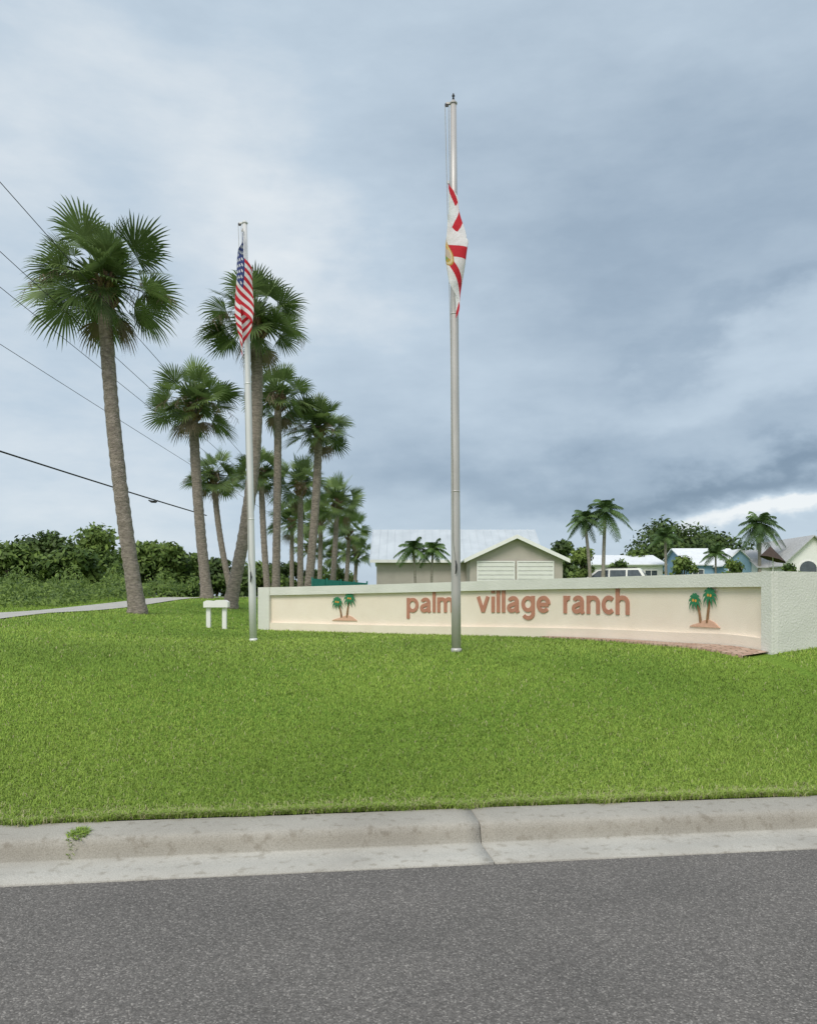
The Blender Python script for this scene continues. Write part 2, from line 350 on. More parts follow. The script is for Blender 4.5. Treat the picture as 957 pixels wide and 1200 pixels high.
# letters built from strokes, x-height = 1
def arc(cx_,cy_,rx,ry,a0,a1,n=18): return [(cx_+rx*math.cos(math.radians(a0+(a1-a0)*i/n)),cy_+ry*math.sin(math.radians(a0+(a1-a0)*i/n))) for i in range(n+1)]
SWD=.235
GL={
'p':[[(.12,1),(.12,-.42)],arc(.50,.5,.36,.385,0,360,30)],
'a':[arc(.45,.655,.28,.235,162,0)+[(.73,.5),(.735,.16),(.80,.0)],[(.73,.57),(.50,.525)]+arc(.35,.285,.22,.175,105,300,12)+[(.58,.16),(.725,.33)]],
'l':[[(.12,0),(.12,1.40)]],
'm':[[(.12,0),(.12,1)],arc(.40,.59,.28,.295,180,0)+[(.68,0)],arc(.96,.59,.28,.295,180,0)+[(1.24,0)]],
'v':[[(.04,1),(.40,.03)],[(.40,.03),(.76,1)]],
'i':[[(.12,0),(.12,1)],[(.12,1.20),(.12,1.40)]],
'g':[arc(.48,.52,.35,.365,0,360,30),[(.84,1),(.84,.0)]+arc(.50,-.05,.34,.26,0,-155,14)],
'e':[[(.13,.49),(.85,.49)],arc(.49,.5,.36,.385,0,318,28)],
'r':[[(.12,0),(.12,1)],arc(.42,.53,.30,.35,180,82,10)],
'n':[[(.12,0),(.12,1)],arc(.46,.59,.34,.295,180,0)+[(.80,0)]],
'c':[arc(.49,.5,.36,.385,45,315,26)],
'h':[[(.12,0),(.12,1.40)],arc(.46,.59,.34,.295,180,0)+[(.80,0)]],
}
def ribbons(ch):
    out=[]
    for st in GL[ch]:
        P_=np.array(st); L_=[];R_=[]
        closed=np.allclose(P_[0],P_[-1])
        for i in range(len(P_)):
            if closed: t=P_[(i+1)%(len(P_)-1)]-P_[(i-1)%(len(P_)-1)]
            else: t=P_[min(i+1,len(P_)-1)]-P_[max(i-1,0)]
            t=t/np.linalg.norm(t); nn=np.array([-t[1],t[0]])*SWD/2
            L_.append(P_[i]+nn); R_.append(P_[i]-nn)
        out.append((L_,R_))
    return out
XH=.33
for word,pa,pb in (('palm',474.5,529),('village',556,641.5),('ranch',657,733.5)):
    s0,s1=s_at(pa),s_at(pb); ws=[]; rb_=[]
    for ch in word:
        rr=ribbons(ch); xs=[p[0] for L_,R_ in rr for p in L_+R_]; ws.append((min(xs),max(xs))); rb_.append(rr)
    gap=.15; tot=sum(b_-a for a,b_ in ws)+gap*(len(ws)-1); k=(s1-s0)/tot; cur=s0
    for (xa,xb),rr,ch in zip(ws,rb_,word):
        V=[];Fc=[]
        for si,(L_,R_) in enumerate(rr):
            n=len(L_); o=len(V); dn=.0015*si
            for back in (0,1):
                for arr in (L_,R_):
                    for p in arr:
                        s=cur+(p[0]-xa)*k; x,y=W(s,-.075+(.020+dn if not back else .004)); V.append((x,y,ztop(s)-.655+p[1]*XH))
            for i in range(n-1):
                Fc+=[(o+i,o+i+1,o+n+i+1,o+n+i),(o+i,o+2*n+i,o+2*n+i+1,o+i+1),(o+n+i,o+n+i+1,o+3*n+i+1,o+3*n+i)]
            Fc+=[(o,o+n,o+3*n,o+2*n),(o+n-1,o+2*n-1,o+4*n-1,o+3*n-1)]
        o=build('letter',V,Fc,M_coral,rootW); o['label']='raised coral letter '+ch
        cur+=(xb-xa+gap)*k
# palm reliefs
M_rgreen=pmat('relief_green',(.03,.22,.09),(.02,.16,.07),20,rough=.5)
M_rbrown=pmat('relief_brown',(.30,.17,.08),(.22,.12,.06),20)
M_rsand=pmat('relief_sand',(.68,.42,.30),(.62,.37,.26),20)
M_rnut=pmat('relief_nut',(.75,.36,.06),(.65,.3,.05),20)
def relief(sc_,zc,w,h,label):
    def mp(a,b,n): x,y=W(sc_+a*w,-.073+n); return (x,y,zc+b*h)
    def plate(poly,n,mat,nm,par):
        V=[mp(a,b,n) for a,b in poly]+[mp(a,b,n-.02) for a,b in poly]; k=len(poly)
        return build(nm,V,[list(range(k))]+[(i,i+k,(i+1)%k+k,(i+1)%k) for i in range(k)],mat,par,root=rootW)
    pr=plate([(-.5,0),(-.38,.05),(-.2,.10),(.0,.18),(.12,.21),(.3,.15),(.42,.06),(.5,0)],.02,M_rsand,'palm_relief',rootW); pr['label']=label
    for (bx,tx,ty,rr) in ((-.12,-.27,.78,.24),(.1,.22,.92,.27)):
        poly=[]
        for t in np.linspace(0,1,6): poly.append((bx+(tx-bx)*t**1.5-.028*(1-.4*t),.12+(ty-.12)*t))
        for t in np.linspace(1,0,6): poly.append((bx+(tx-bx)*t**1.5+.028*(1-.4*t),.12+(ty-.12)*t))
        plate(poly,.028,M_rbrown,'relief_trunk',pr)
        V=[];Fc=[]
        asp=w/h
        for ang in (2,38,75,108,142,178,212,328,248,292):
            a=math.radians(ang); L=rr*(1 if ang not in(248,292) else .8); k=len(V)
            dx,dy=math.cos(a),math.sin(a)
            for t,ww in ((0,.012),(.4,.042),(.75,.03)):
                bx_=tx+dx*L*t; by_=ty+(dy*L*t-.45*L*t*t)*asp
                V+= [mp(bx_-dy*ww,by_+dx*ww*asp,.04+.002*len(V)/20),mp(bx_+dy*ww,by_-dx*ww*asp,.04+.002*len(V)/20)]
            V.append(mp(tx+dx*L,ty+(dy*L-.7*L)*asp,.035))
            Fc+=[(k,k+1,k+3,k+2),(k+2,k+3,k+5,k+4),(k+4,k+5,k+6)]
        build('relief_crown',V,Fc,M_rgreen,pr,root=rootW)
        for dx,dy in ((-.04,-.05),(.045,-.06)):
            V=[mp(tx+dx+.035*math.cos(i*math.pi/4),ty+(dy+.035*math.sin(i*math.pi/4))*asp,.05) for i in range(8)]
            build('relief_coconut',V,[list(range(8))],M_rnut,pr,root=rootW)
sA=s_at(402); relief(sA,ztop(sA)-.84,.72,.62,'raised emblem of two palms near the far end of the sign wall')
sB=s_at(821); relief(sB,ztop(sB)-.80,.66,.56,'raised emblem of two palms near the near end of the sign wall')
# ------------------------------------------------------------------ flagpoles
M_galv=pmat('galvanised',(.54,.52,.50),(.45,.43,.41),6,rough=.5,metal=.3,stretch=(1,1,.2),bump=.1)
M_alum=pmat('painted_pole',(.72,.72,.71),(.64,.64,.63),6,rough=.45,metal=.15,stretch=(1,1,.2))
M_black=pmat('dark_metal',(.04,.04,.04),(.025,.025,.025),20,rough=.5)
M_rope=pmat('rope',(.45,.44,.40),(.35,.34,.3),60)
def flagpole(px,py,tx,ty,Y,rb,rt,mat,label,style):
    b=P(px,py,Y); b.z=tz(b.x,Y); t=P(tx,ty,Y)
    r=thing('flagpole',b,label,'flagpole','flagpoles on the lawn')
    mb=MB(); bb=b+Vector((0,0,-.1)); H=[0,.12,.35,.6,.8,1]
    mb.tube([bb.lerp(t,a) for a in H],[rb,rb,rb*.93,rb*.86,rt*1.15,rt],20); mb.build('shaft',mat,r,True)
    mb=MB(); mb.tube([b+Vector((0,0,-.02)),b+Vector((0,0,.03)),b+Vector((0,0,.05))],[rb*1.2,rb*1.15,rb*1.02],20); mb.build('base_collar',mat,r,True)
    for f in (.3,.62):
        mb=MB(); p=bb.lerp(t,f); rr=rb*(1-.3*f)+.003; mb.tube([p,p+Vector((0,0,.025))],rr,20); mb.build('joint_ring',mat,r,True)
    mb=MB(); mb.tube([t,t+Vector((0,0,.015)),t+Vector((0,0,.05))],[rt*1.25,rt*1.3,rt*.6],16)
    mb.box(t.x-.10,t.x-.02,t.y-.015,t.y+.015,t.z-.005,t.z+.02)
    mb.build('truck',mat,r,False)
    mb=MB(); mb.cyl(t+Vector((-.09,0,-.01)),(0,1,0),.028,.02); mb.build('pulley',M_black,r)
    if style:
        mb=MB(); mb.tube([t+Vector((0,0,.05)),t+Vector((0,0,.10)),t+Vector((0,0,.11)),t+Vector((0,0,.15))],[.018,.01,.022,.006],10); mb.build('finial',M_black,r,True)
    cl=bb.lerp(t,.165); off=Vector((.0,-(rb+.02),0))
    mb=MB(); mb.tube([cl+off+Vector((-.01,0,-.09)),cl+off+Vector((0,-.02,-.04)),cl+off+Vector((0,-.02,.04)),cl+off+Vector((-.01,0,.09))],[.008,.012,.012,.008],8); mb.box(cl.x-.012,cl.x+.012,cl.y-rb-.03,cl.y-rb+.03,cl.z-.02,cl.z+.02); mb.build('cleat',M_black,r)
    for ox in (-.115,-.065):
        mb=MB(); top=t+Vector((ox,0,-.02)); mid=cl.lerp(top,.5)+Vector((0,-.02,0))
        mb.tube([cl+off+Vector((.005,0,0)),cl+off+Vector((-.045,.01,.35)),mid,top],.004,6); mb.build('halyard',M_rope,r)
    return b,t
b1,t1=flagpole(297,753,287,262,14.2,.064,.040,M_alum,'white flagpole left of the lettering, carrying the striped flag at half mast',0)
b2,t2=flagpole(534.5,764,531,122,11.3,.065,.042,M_galv,'tall galvanised flagpole in front of the lettering, carrying the white flag with red cross',1)
# flags
def flagmat(name):
    m,nt,b=newmat(name); a=nt.nodes.new('ShaderNodeAttribute'); a.attribute_name='paint'
    nt.links.new(a.outputs['Color'],b.inputs['Base Color']); b.inputs['Roughness'].default_value=.8
    t=nt.nodes.new('ShaderNodeBsdfTranslucent'); nt.links.new(a.outputs['Color'],t.inputs['Color']); ms=nt.nodes.new('ShaderNodeMixShader'); ms.inputs[0].default_value=.3
    w=nt.nodes.new('ShaderNodeTexNoise'); w.inputs['Scale'].default_value=9; tc=nt.nodes.new('ShaderNodeTexCoord'); nt.links.new(tc.outputs['Object'],w.inputs['Vector'])
    bp=nt.nodes.new('ShaderNodeBump'); bp.inputs['Strength'].default_value=.5; bp.inputs['Distance'].default_value=.03; nt.links.new(w.outputs['Fac'],bp.inputs['Height']); nt.links.new(bp.outputs[0],b.inputs['Normal'])
    nt.links.new(b.outputs[0],ms.inputs[1]); nt.links.new(t.outputs[0],ms.inputs[2]); nt.links.new(ms.outputs[0],nt.nodes['Material Output'].inputs['Surface']); return m
def star(dx,dy,R):
    r=math.hypot(dx,dy)
    if r>R: return False
    a=math.atan2(dx,dy)%(2*math.pi/5); a=min(a,2*math.pi/5-a)
    ri=R*.42; ax,ay=R,0; bx,by=ri*math.cos(math.pi/5),ri*math.sin(math.pi/5)
    qx,qy=r*math.cos(a),r*math.sin(a)
    return (bx-ax)*(qy-ay)-(by-ay)*(qx-ax)>0
RED=(.60,.02,.035); WHT=(.84,.84,.84); BLU=(.03,.05,.19)
def us(u,v):
    if u<.4 and v<7/13:
        x=u/.4*12; y=v/(7/13)*10
        i=round(x); j=round(y)
        for ii in (i-1,i,i+1):
            for jj in (j-1,j,j+1):
                if 1<=ii<=11 and 1<=jj<=9 and (ii+jj)%2==0 and star((x-ii)*.0633,-(y-jj)*.0538,.036): return WHT
        return BLU
    return RED if int(v*13)%2==0 else WHT
def fl(u,v):
    x=(u-.5)*1.5; y=(.5-v)
    r=math.hypot(x,y)
    if r<.215:
        if r>.197: return (.50,.28,.05)
        if r>.165: return (.75,.62,.34)
        if y<-.05: return (.25,.40,.12) if math.sin(x*60)*math.cos(y*50)>-.2 else (.65,.35,.05)
        if x>.0 and abs(y-.02)<.07: return (.6,.5,.4)
        if y>.09: return (.75,.45,.08)
        return (.70,.42,.06) if math.sin(x*45+y*30)>0 else (.20,.35,.45)
    dd=abs(abs(y)-abs(x)*2/3)
    return RED if dd<.10 else WHT
def drape(name,pole_b,pole_t,ztopv,Wd,Hd,kv,ku,fn,xf,yf,label,nu=340,nv=190):
    V=[];Cc=[]
    for i in range(nu+1):
        for j in range(nv+1):
            u=i/nu; v=j/nv
            z=ztopv-v*Hd*kv-(u**.9)*Wd*ku
            t=(ztopv-v*Hd*kv-pole_b.z)/(pole_t.z-pole_b.z); pc_=pole_b.lerp(pole_t,t)
            V.append((pc_.x+xf(u,v),pc_.y+yf(u,v),z)); Cc.append((*fn(min(u,.9999),min(v,.9999)),1))
    k=nv+1; ii,jj=np.meshgrid(np.arange(nu),np.arange(nv),indexing='ij'); q0=(ii*k+jj).ravel()
    Fq=np.stack([q0,q0+1,q0+k+1,q0+k],-1)
    r=thing(name,(V[0][0],V[0][1],min(v[2] for v in V)),label,'flag')
    build('flag_cloth',V,Fq,flagmat(name+'_cloth'),r,True,col=Cc)
    for f in (0,nv): 
        mb=MB(); p=Vector(V[f]); mb.tube([p+Vector((0,.0,-.02)),p+Vector((0,.02,.03))],.012,8); mb.build('clip',M_galv,r)
    return r
sin,cos,pi=math.sin,math.cos,math.pi
def x1(u,v):
    dz=(v*1.2*.78+(u**.9)*1.9*.70)/(1.2*.78+1.9*.70)
    A=.030+.125*sin(pi*min(1,.0+dz*.98))**1.0
    e=min(1,u*4); return -.03*(1-e)+e*.03+A*e*sin(2*pi*(1.6*u-.05*v)+2.4)+.014*sin(17*u+6*v)*e
def y1(u,v): 
    e=min(1,u*4); return -.085-.12*e-.09*e*u-.05*cos(2*pi*(1.6*u)+2.4)*e-.024*sin(19*u+4*v)*e
drape('striped_flag',b1,t1,P(0,272,14.2).z,1.9,1.2,.78,.70,us,x1,y1,'red and white striped flag with starred blue canton hanging limp on left flagpole')
def x2(u,v):
    dz=(v*.82+(u**.9)*1.5*.74)/(.82+1.5*.74)
    A=.040+.085*sin(pi*min(1,.06+dz*.92))
    e=min(1,u*4); bul=.075*math.exp(-((dz-.40)/.13)**2)*max(0,sin(2*pi*(1.5*u-.04*v)+.15))
    return -.075*(1-e)+e*(-.005+.012*sin(pi*dz))+A*e*sin(2*pi*(1.5*u-.04*v)+.15)+e*bul+.012*sin(15*u+6*v)*e
def y2(u,v):
    e=min(1,u*4); return -.05-.13*e-.09*e*u-.045*cos(2*pi*(1.5*u)+.15)*e-.024*sin(17*u+5*v)*e
drape('saltire_flag',b2,t2,P(0,216,11.3).z,1.5,1.0,.82,.74,fl,x2,y2,'white flag with red diagonal cross and golden seal hanging limp on tall flagpole')
# ------------------------------------------------------------------ palms
M_bark=pmat('palm_bark',(.36,.305,.26),(.19,.16,.135),9,rough=.95,bump=.9,bscale=22,bdist=.06,stretch=(1,1,2.4),detail=8)
M_boot=pmat('palm_boots',(.26,.18,.11),(.12,.08,.05),14,rough=.95,bump=.7)
M_frond=leafmat('palm_frond',(.048,.085,.022),(.24,.33,.11),rough=.45,trans=.32)
M_dead=leafmat('dead_frond',(.16,.12,.08),(.32,.26,.18),rough=.8,trans=.2)
def fan(mb,c,dr,Lp,Lf,nl,droop,span=1.55,rv=.5):
    dr=Vector(dr).normalized(); up=Vector((0,0,1))
    w=dr.cross(up)
    if w.length<.1: w=Vector((1,0,0))
    w.normalize()
    rot=random.uniform(-.9,.9); nrm=w.cross(dr); w=(w*cos(rot)+nrm*sin(rot)).normalized()
    pts_=[]
    for i in range(5):
        t=i/4; pts_.append(Vector(c)+dr*Lp*t+Vector((0,0,-droop*.3*Lp*t*t)))
    mb.tube(pts_,[.020,.016,.013,.011,.009],4,r=min(1,rv*.9+.2),cap=False)
    h0=pts_[-1]; d=(pts_[-1]-pts_[-2]).normalized(); d=(d+Vector((0,0,-.12*droop))).normalized(); w=(w-d*w.dot(d)).normalized(); nn=w.cross(d).normalized()
    if nn.z<0: nn=-nn
    dph=2*span/nl; V=[];Fc=[];R=[]
    for i in range(nl+1):
        ph=-span+dph*i+random.uniform(-.02,.02)
        L=Lf*(1-.32*(abs(ph)/span)**1.6)*random.uniform(.9,1.06)
        dd=d*cos(ph)+w*sin(ph)
        dd=(dd+nn*(.18*abs(sin(ph)))).normalized()
        sd=(-d*sin(ph)+w*cos(ph)); drp=droop*random.uniform(.6,1.3)
        k=len(V); V.append(h0)
        for t,wf in ((.50,1.0),(.78,.62)):
            ww=L*.50*dph*.5*wf
            pp=h0+dd*L*t+Vector((0,0,-drp*L*.35*t**3))
            V+=[pp-sd*ww,pp+sd*ww]
        V.append(h0+dd*L+Vector((0,0,-drp*L*.48)))
        Fc+=[(k,k+2,k+1),(k+1,k+2,k+4,k+3),(k+3,k+4,k+5)]; q=min(1,max(0,rv+random.uniform(-.10,.10))); R+=[q]*6
    o=len(mb.V); mb.V+=[tuple(v) for v in V]; mb.F+=[[i+o for i in f] for f in Fc]; mb.R+=R
PG='cabbage palms in the row at the left'
def sabal(cr,bpx,Y,R,label,seed,nf=44,tr=.21,nl=26,bend=0.0,boots=1.0,dead=4):
    random.seed(seed)
    c=P(cr[0],cr[1],Y); bx=XX(bpx,Y); b=Vector((bx,Y,0)); b.z=tz(b.x,b.y)
    r=thing('palm_tree',b,label,'palm tree',PG)
    H=c.z-b.z; n=int(min(110,max(30,H/.09)))
    pts_=[];rad=[]
    for i in range(n+1):
        t=i/n; p=b.lerp(c,t); p.x+=bend*sin(pi*t); p.z-=.0 if i else .15
        p.x+= (b.x-c.x)*.14*sin(pi*t)*-1
        pts_.append(p); rad.append(tr*(1+.42*math.exp(-t*H/.35))*(1-.12*t)*(1+.035*sin(i*1.9)))
    mb=MB(); mb.tube(pts_,rad,16,jit=.09); mb.build('trunk',M_bark,r,True)
    mb=MB()
    for i in range(int(46*boots)):
        z=-random.uniform(.05,.95)*R*.38; a=i*2.4; s=tr*1.0; q0=c+Vector((cos(a)*s*.7,sin(a)*s*.7,z)); q1=q0+Vector((cos(a)*.26,sin(a)*.26,.22+.1*random.random()))*(R/2.2)
        mb.tube([q0,q0.lerp(q1,.5)+Vector((0,0,-.02)),q1],[.06,.05,.03],5)
    if mb.V: mb.build('leaf_base',M_boot,r)
    mb=MB()
    skew=random.uniform(0,6.28)
    for i in range(nf):
        f=(i+.5)/nf; el=math.asin(1-1.66*f); a=i*2.39996+random.uniform(-.45,.45)
        el+=random.uniform(-.2,.2)
        dr=Vector((cos(a)*cos(el),sin(a)*cos(el),sin(el)))
        k=random.uniform(.80,1.06)*(1+.05*cos(a-skew))
        fan(mb,c+Vector((0,0,-.02*R)),dr,R*.52*k,R*.48*k,nl,.12+.40*random.random(),rv=random.uniform(.1,1.0)*(1-.30*f))
    for i in range(int(nf*.28)):
        el=random.uniform(-.5,1.4); a=random.random()*6.28
        fan(mb,c,Vector((cos(a)*cos(el),sin(a)*cos(el),sin(el))),R*.12,R*.42,max(12,nl//2),.3,rv=random.uniform(0,.5))
    mb.build('crown',M_frond,r)
    if dead:
        mb=MB()
        for i in range(dead):
            a=random.random()*6.28; el=math.radians(random.uniform(-70,-40))
            fan(mb,c+Vector((0,0,-.1*R)),Vector((cos(a)*cos(el),sin(a)*cos(el),sin(el))),R*.35,R*.35,14,.6,span=1.1,rv=random.random())
        for i in range(dead):
            a=random.random()*6.28; p0=c; pp=[p0+Vector((cos(a)*R*.85*t,sin(a)*R*.85*t,R*(.35*t-.6*t*t))) for t in (0,.3,.6,1)]
            mb.tube(pp,[.012,.01,.008,.005],4,r=.6)
            for q in range(26):
                t=random.uniform(.4,1); s=p0+Vector((cos(a)*R*.85*t,sin(a)*R*.85*t,R*(.35*t-.6*t*t))); e=s+Vector((random.uniform(-.2,.2),random.uniform(-.2,.2),random.uniform(-.4,-.1))); mb.tube([s,e],.006,3,r=.5,cap=False)
        mb.build('dead_frond',M_dead,r)
    return r
sabal((121,328),162,22,2.25,'largest cabbage palm, leftmost in the photo, with grey leaning trunk',1,nf=50,tr=.20,nl=26,dead=6)
sabal((300,374),269,28,2.15,'tall cabbage palm directly behind the striped flag, trunk leaning right',2,nf=46,tr=.215,bend=.25,nl=24,dead=5)
sabal((226,472),243,34,2.2,'cabbage palm second from the left, standing upright beyond the white post box',3,nf=44,tr=.22,nl=24,dead=4)
sabal((326,464),323,36,1.95,'straight slender cabbage palm just right of the striped flag pole',4,nf=40,tr=.18,nl=20)
sabal((374,500),360,37,1.85,'cabbage palm with full round crown, rightmost of the tall palms',5,nf=42,tr=.20,nl=20)
sabal((250,556),272,52,2.3,'distant small cabbage palm seen between second palm and striped flag pole',6,nf=38,tr=.2,nl=18,dead=2)
sabal((306,552),314,50,2.1,'distant cabbage palm low crown directly right of striped flag pole',7,nf=38,tr=.2,nl=18,dead=2)
sabal((352,566),352,52,2.4,'distant cabbage palm behind the trunk of the round crowned palm',8,nf=38,tr=.2,nl=18,dead=2)
sabal((395,588),388,58,2.4,'distant cabbage palm, low crown just right of the round crowned palm',9,nf=38,tr=.2,nl=18,dead=2)
sabal((376,606),374,66,2.7,'short far cabbage palm half hidden below two larger crowns',10,nf=32,tr=.2,nl=16,dead=1)
sabal((409,622),404,74,2.5,'farther short cabbage palm left of the grey house',12,nf=32,tr=.2,nl=16,dead=1)
sabal((418,645),414,84,2.3,'farthest cabbage palm, crown touching the corner of the grey house',13,nf=30,tr=.2,nl=14,dead=1)
sabal((342,608),342,70,2.7,'far cabbage palm low between the two straight trunks',14,nf=32,tr=.2,nl=16,dead=1)
sabal((362,640),362,80,2.3,'tiny far cabbage palm low behind the round crowned palm trunk',15,nf=30,tr=.2,nl=14,dead=1)
sabal((392,648),392,86,2.4,'tiny far cabbage palm low above the green mesh fence',16,nf=30,tr=.2,nl=14,dead=1)
# pinnate palms
M_pfrond=leafmat('feather_frond',(.05,.095,.028),(.16,.26,.075),rough=.5,trans=.3)
M_ptrunk=pmat('smooth_palm_trunk',(.34,.31,.26),(.24,.21,.18),6,rough=.9,bump=.3,stretch=(1,1,5))
def feather(cr,bpx,Y,R,label,seed,nf=15,tr=.12,up=75,lo=-35,cat='palm tree',shaft=True,nleaf=26,group=None):
    random.seed(seed); c=P(cr[0],cr[1],Y); b=Vector((XX(bpx,Y),Y,0)); b.z=tz(b.x,b.y)
    r=thing('palm_tree',b,label,cat,group)
    mb=MB(); n=24; pts_=[]
    for i in range(n+1):
        t=i/n; p=b.lerp(c,t); p.x+=(c.x-b.x)*(t*t-t)*.8; p.z=b.z-.1+(c.z-b.z+.1)*t; pts_.append(p)
    mb.tube(pts_,[tr*(1+.5*math.exp(-i/2.5))*(1-.25*i/n)*(1+.04*(i%2)) for i in range(n+1)],10); mb.build('trunk',M_ptrunk,r,True)
    if shaft:
        mb=MB(); mb.tube([c+Vector((0,0,-.35*R)),c+Vector((0,0,-.1*R)),c+Vector((0,0,.05*R))],[tr*.8,tr*.95,tr*.5],10); mb.build('crownshaft',M_pfrond,r)
    mb=MB()
    for i in range(nf):
        f=(i+.5)/nf; el=math.radians(up+(lo-up)*f); a=i*2.39996+random.uniform(-.3,.3); h=Vector((cos(a),sin(a),0)); L=R*random.uniform(.95,1.2)
        d0=h*cos(el)+Vector((0,0,sin(el))); rv=random.uniform(.1,.9)
        pp=[]
        for k in range(9):
            t=k/8; pp.append(c+d0*L*t+Vector((0,0,-.62*L*t*t*(.5+.6*cos(el)))))
        mb.tube(pp,[.02*(1-.8*k/8)+.003 for k in range(9)],4,r=rv,cap=False)
        w=Vector((-sin(a),cos(a),0))
        for k in range(nleaf):
            t=.12+.88*k/nleaf; x=t*8; i0=min(7,int(x)); p=pp[i0].lerp(pp[i0+1],x-i0); tg=(pp[i0+1]-pp[i0]).normalized()
            ll=L*.30*sin(pi*min(1,.15+t*.8))+.05
            for sg in (-1,1):
                dl=(w*sg*.9+tg*.55+Vector((0,0,-.25+random.uniform(-.15,.15)))).normalized(); q1=p+dl*ll*.55; q2=p+dl*ll+Vector((0,0,-.3*ll)); ww=tg*.022*(R/1.5+.3)
                mb.add([p-ww,p+ww,q1+ww,q1-ww,q2],[(0,1,2,3),(3,2,4)],min(1,max(0,rv+random.uniform(-.15,.15))))
    mb.build('crown',M_pfrond,r)
    return r
G1='small palms planted in front of the grey house'; G2='coconut palms right of the grey house'
feather((484,643),487,36,.85,'small feather palm in front of grey house, left one of the pair',20,nf=15,tr=.06,lo=-20,group=G1)
feather((507,644),505,36,.80,'small feather palm in front of grey house, right one of the pair',21,nf=15,tr=.06,lo=-20,group=G1)
feather((684,608),692,48,1.15,'coconut palm right of the grey house, lower and left of the two',22,nf=18,tr=.11,group=G2)
feather((709,599),706,48,1.45,'coconut palm right of the grey house, taller with wide arching fronds',23,nf=19,tr=.12,group=G2)
feather((779,630),780,60,1.3,'short bushy palm with upright fronds in front of the dark oak',24,nf=18,tr=.12,up=85,lo=5,shaft=False)
feather((890,614),889,60,1.7,'dark feather palm beside the white house at the right',25,nf=30,tr=.14,lo=-45)
feather((838,650),838,57,1.1,'low clumping palm left of the blue house',26,nf=20,tr=.08,up=85,lo=0,shaft=False)
# ------------------------------------------------------------------ broadleaf trees
M_leaf=[leafmat('leaves_dark',(.028,.052,.014),(.125,.19,.048),trans=.2,nscale=.7,up=.25),leafmat('leaves_mid',(.045,.085,.018),(.21,.30,.065),trans=.2,nscale=.7,up=.3),leafmat('leaves_bright',(.06,.105,.02),(.26,.35,.085),trans=.2,nscale=.7,up=.3)]
M_twig=pmat('bark',(.16,.13,.10),(.09,.07,.05),8,rough=.95,bump=.5)
def broad(cpx,ytop,Y,wpx,label,seed,mat=0,n=3600,ls=.16,cat='tree',name='leafy_tree',low=.15,group=None):
    rg=np.random.default_rng(seed); random.seed(seed)
    x=XX(cpx,Y); g=tz(x,Y); zt=EYE+(HY-ytop)/F*Y; H=zt-g; Wd=wpx/F*Y
    r=thing(name,(x,Y,g),label,cat,group)
    lobes=[]
    nl=max(12,int(Wd*4))
    for i in range(nl):
        u=rg.uniform(-1,1); zz=rg.uniform(low,.86); lim=(1-abs(zz-.42)**1.7*1.6); lx=x+u*Wd*.42*lim; ly=Y+rg.uniform(-1,1)*Wd*.3*lim
        rr=rg.uniform(.13,.24)*min(H,Wd)+.1
        lz=g+zz*H; lz=min(lz,zt-rr*1.05*(.85+.5*abs(u))); lobes.append((lx,ly,lz,rr))
    lobes.append((x+rg.uniform(-.1,.1)*Wd,Y,zt-.19*H,.17*H))
    mb=MB(); mb.tube([(x,Y,g-.1),(x+.05,Y,g+H*.25),(x+.1,Y,g+H*.5)],[.05*H**.7,.04*H**.7,.02*H**.7],8)
    for lx,ly,lz,rr in lobes[:10]: mb.tube([(x,Y,g+H*.18),((x+lx)/2,(Y+ly)/2,g+(lz-g)*.55),(lx,ly,lz)],[.025*H**.7,.018*H**.7,.006],5)
    mb.build('trunk',M_twig,r)
    L=np.array(lobes); wgt=L[:,3]**2; wgt/=wgt.sum(); li=rg.choice(len(L),n,p=wgt)
    d=rg.normal(size=(n,3)); d/=np.linalg.norm(d,axis=1)[:,None]
    rad=L[li,3]*(rg.random(n)**.4)*rg.choice([1,1,1,1.2],n)
    c=L[li,:3]+d*rad[:,None]*np.array([1.1,1.1,.85]); c[:,2]=np.maximum(c[:,2],g+.05)
    s=ls*(.6+.8*rg.random(n)); a=rg.normal(size=(n,3)); a/=np.linalg.norm(a,axis=1)[:,None]
    nr=d+rg.normal(size=(n,3))*.7+np.array([0,0,.4]); b_=np.cross(nr,a); b_/=np.linalg.norm(b_,axis=1)[:,None]; a=np.cross(b_,nr); a/=np.linalg.norm(a,axis=1)[:,None]
    a*=s[:,None]; b_*=(s*.5)[:,None]
    V=np.stack([c-a,c-b_,c+a,c+b_],1).reshape(-1,3); Fq=np.arange(n*4).reshape(-1,4)
    rv=np.clip(rg.normal(.45,.18,n)+(rg.random(len(L))[li]-.5)*.35,0,1)
    build('crown',V,Fq,M_leaf[mat],r,rnd=np.repeat(rv,4)); return r
TL='trees beyond the lawn path'
lefts=[(-60,614,52,120,0,'dark leafy tree beyond the path, outside left edge'),(6,632,48,95,1,'mid green leafy tree at left edge of photo beyond path'),(52,617,52,85,0,'dark rounded tree second from left edge beyond the path'),
(112,614,50,88,1,'tallest dark tree beyond the path, left of big palm trunk'),(180,630,54,84,1,'leafy tree just right of the big palm trunk, beyond the path'),(214,642,56,80,1,'paler leafy tree beneath second palm crown, beyond path'),
(254,652,66,84,0,'low dark tree behind the second palm trunk'),(296,656,75,84,1,'low distant tree behind the striped flag pole'),(338,656,80,84,0,'low distant tree between the straight palm trunks'),(385,662,90,84,1,'lowest distant tree behind right hand palms'),
(84,640,46,80,1,'tree filling gap between two dark trees at left'),(148,638,56,80,0,'tree filling gap directly behind big palm trunk')]
for i,(a,b_,c_,d_,m_,l_) in enumerate(lefts): broad(a,b_,c_,d_,l_,40+i,m_,n=6000,ls=.18,low=.05,group=TL)
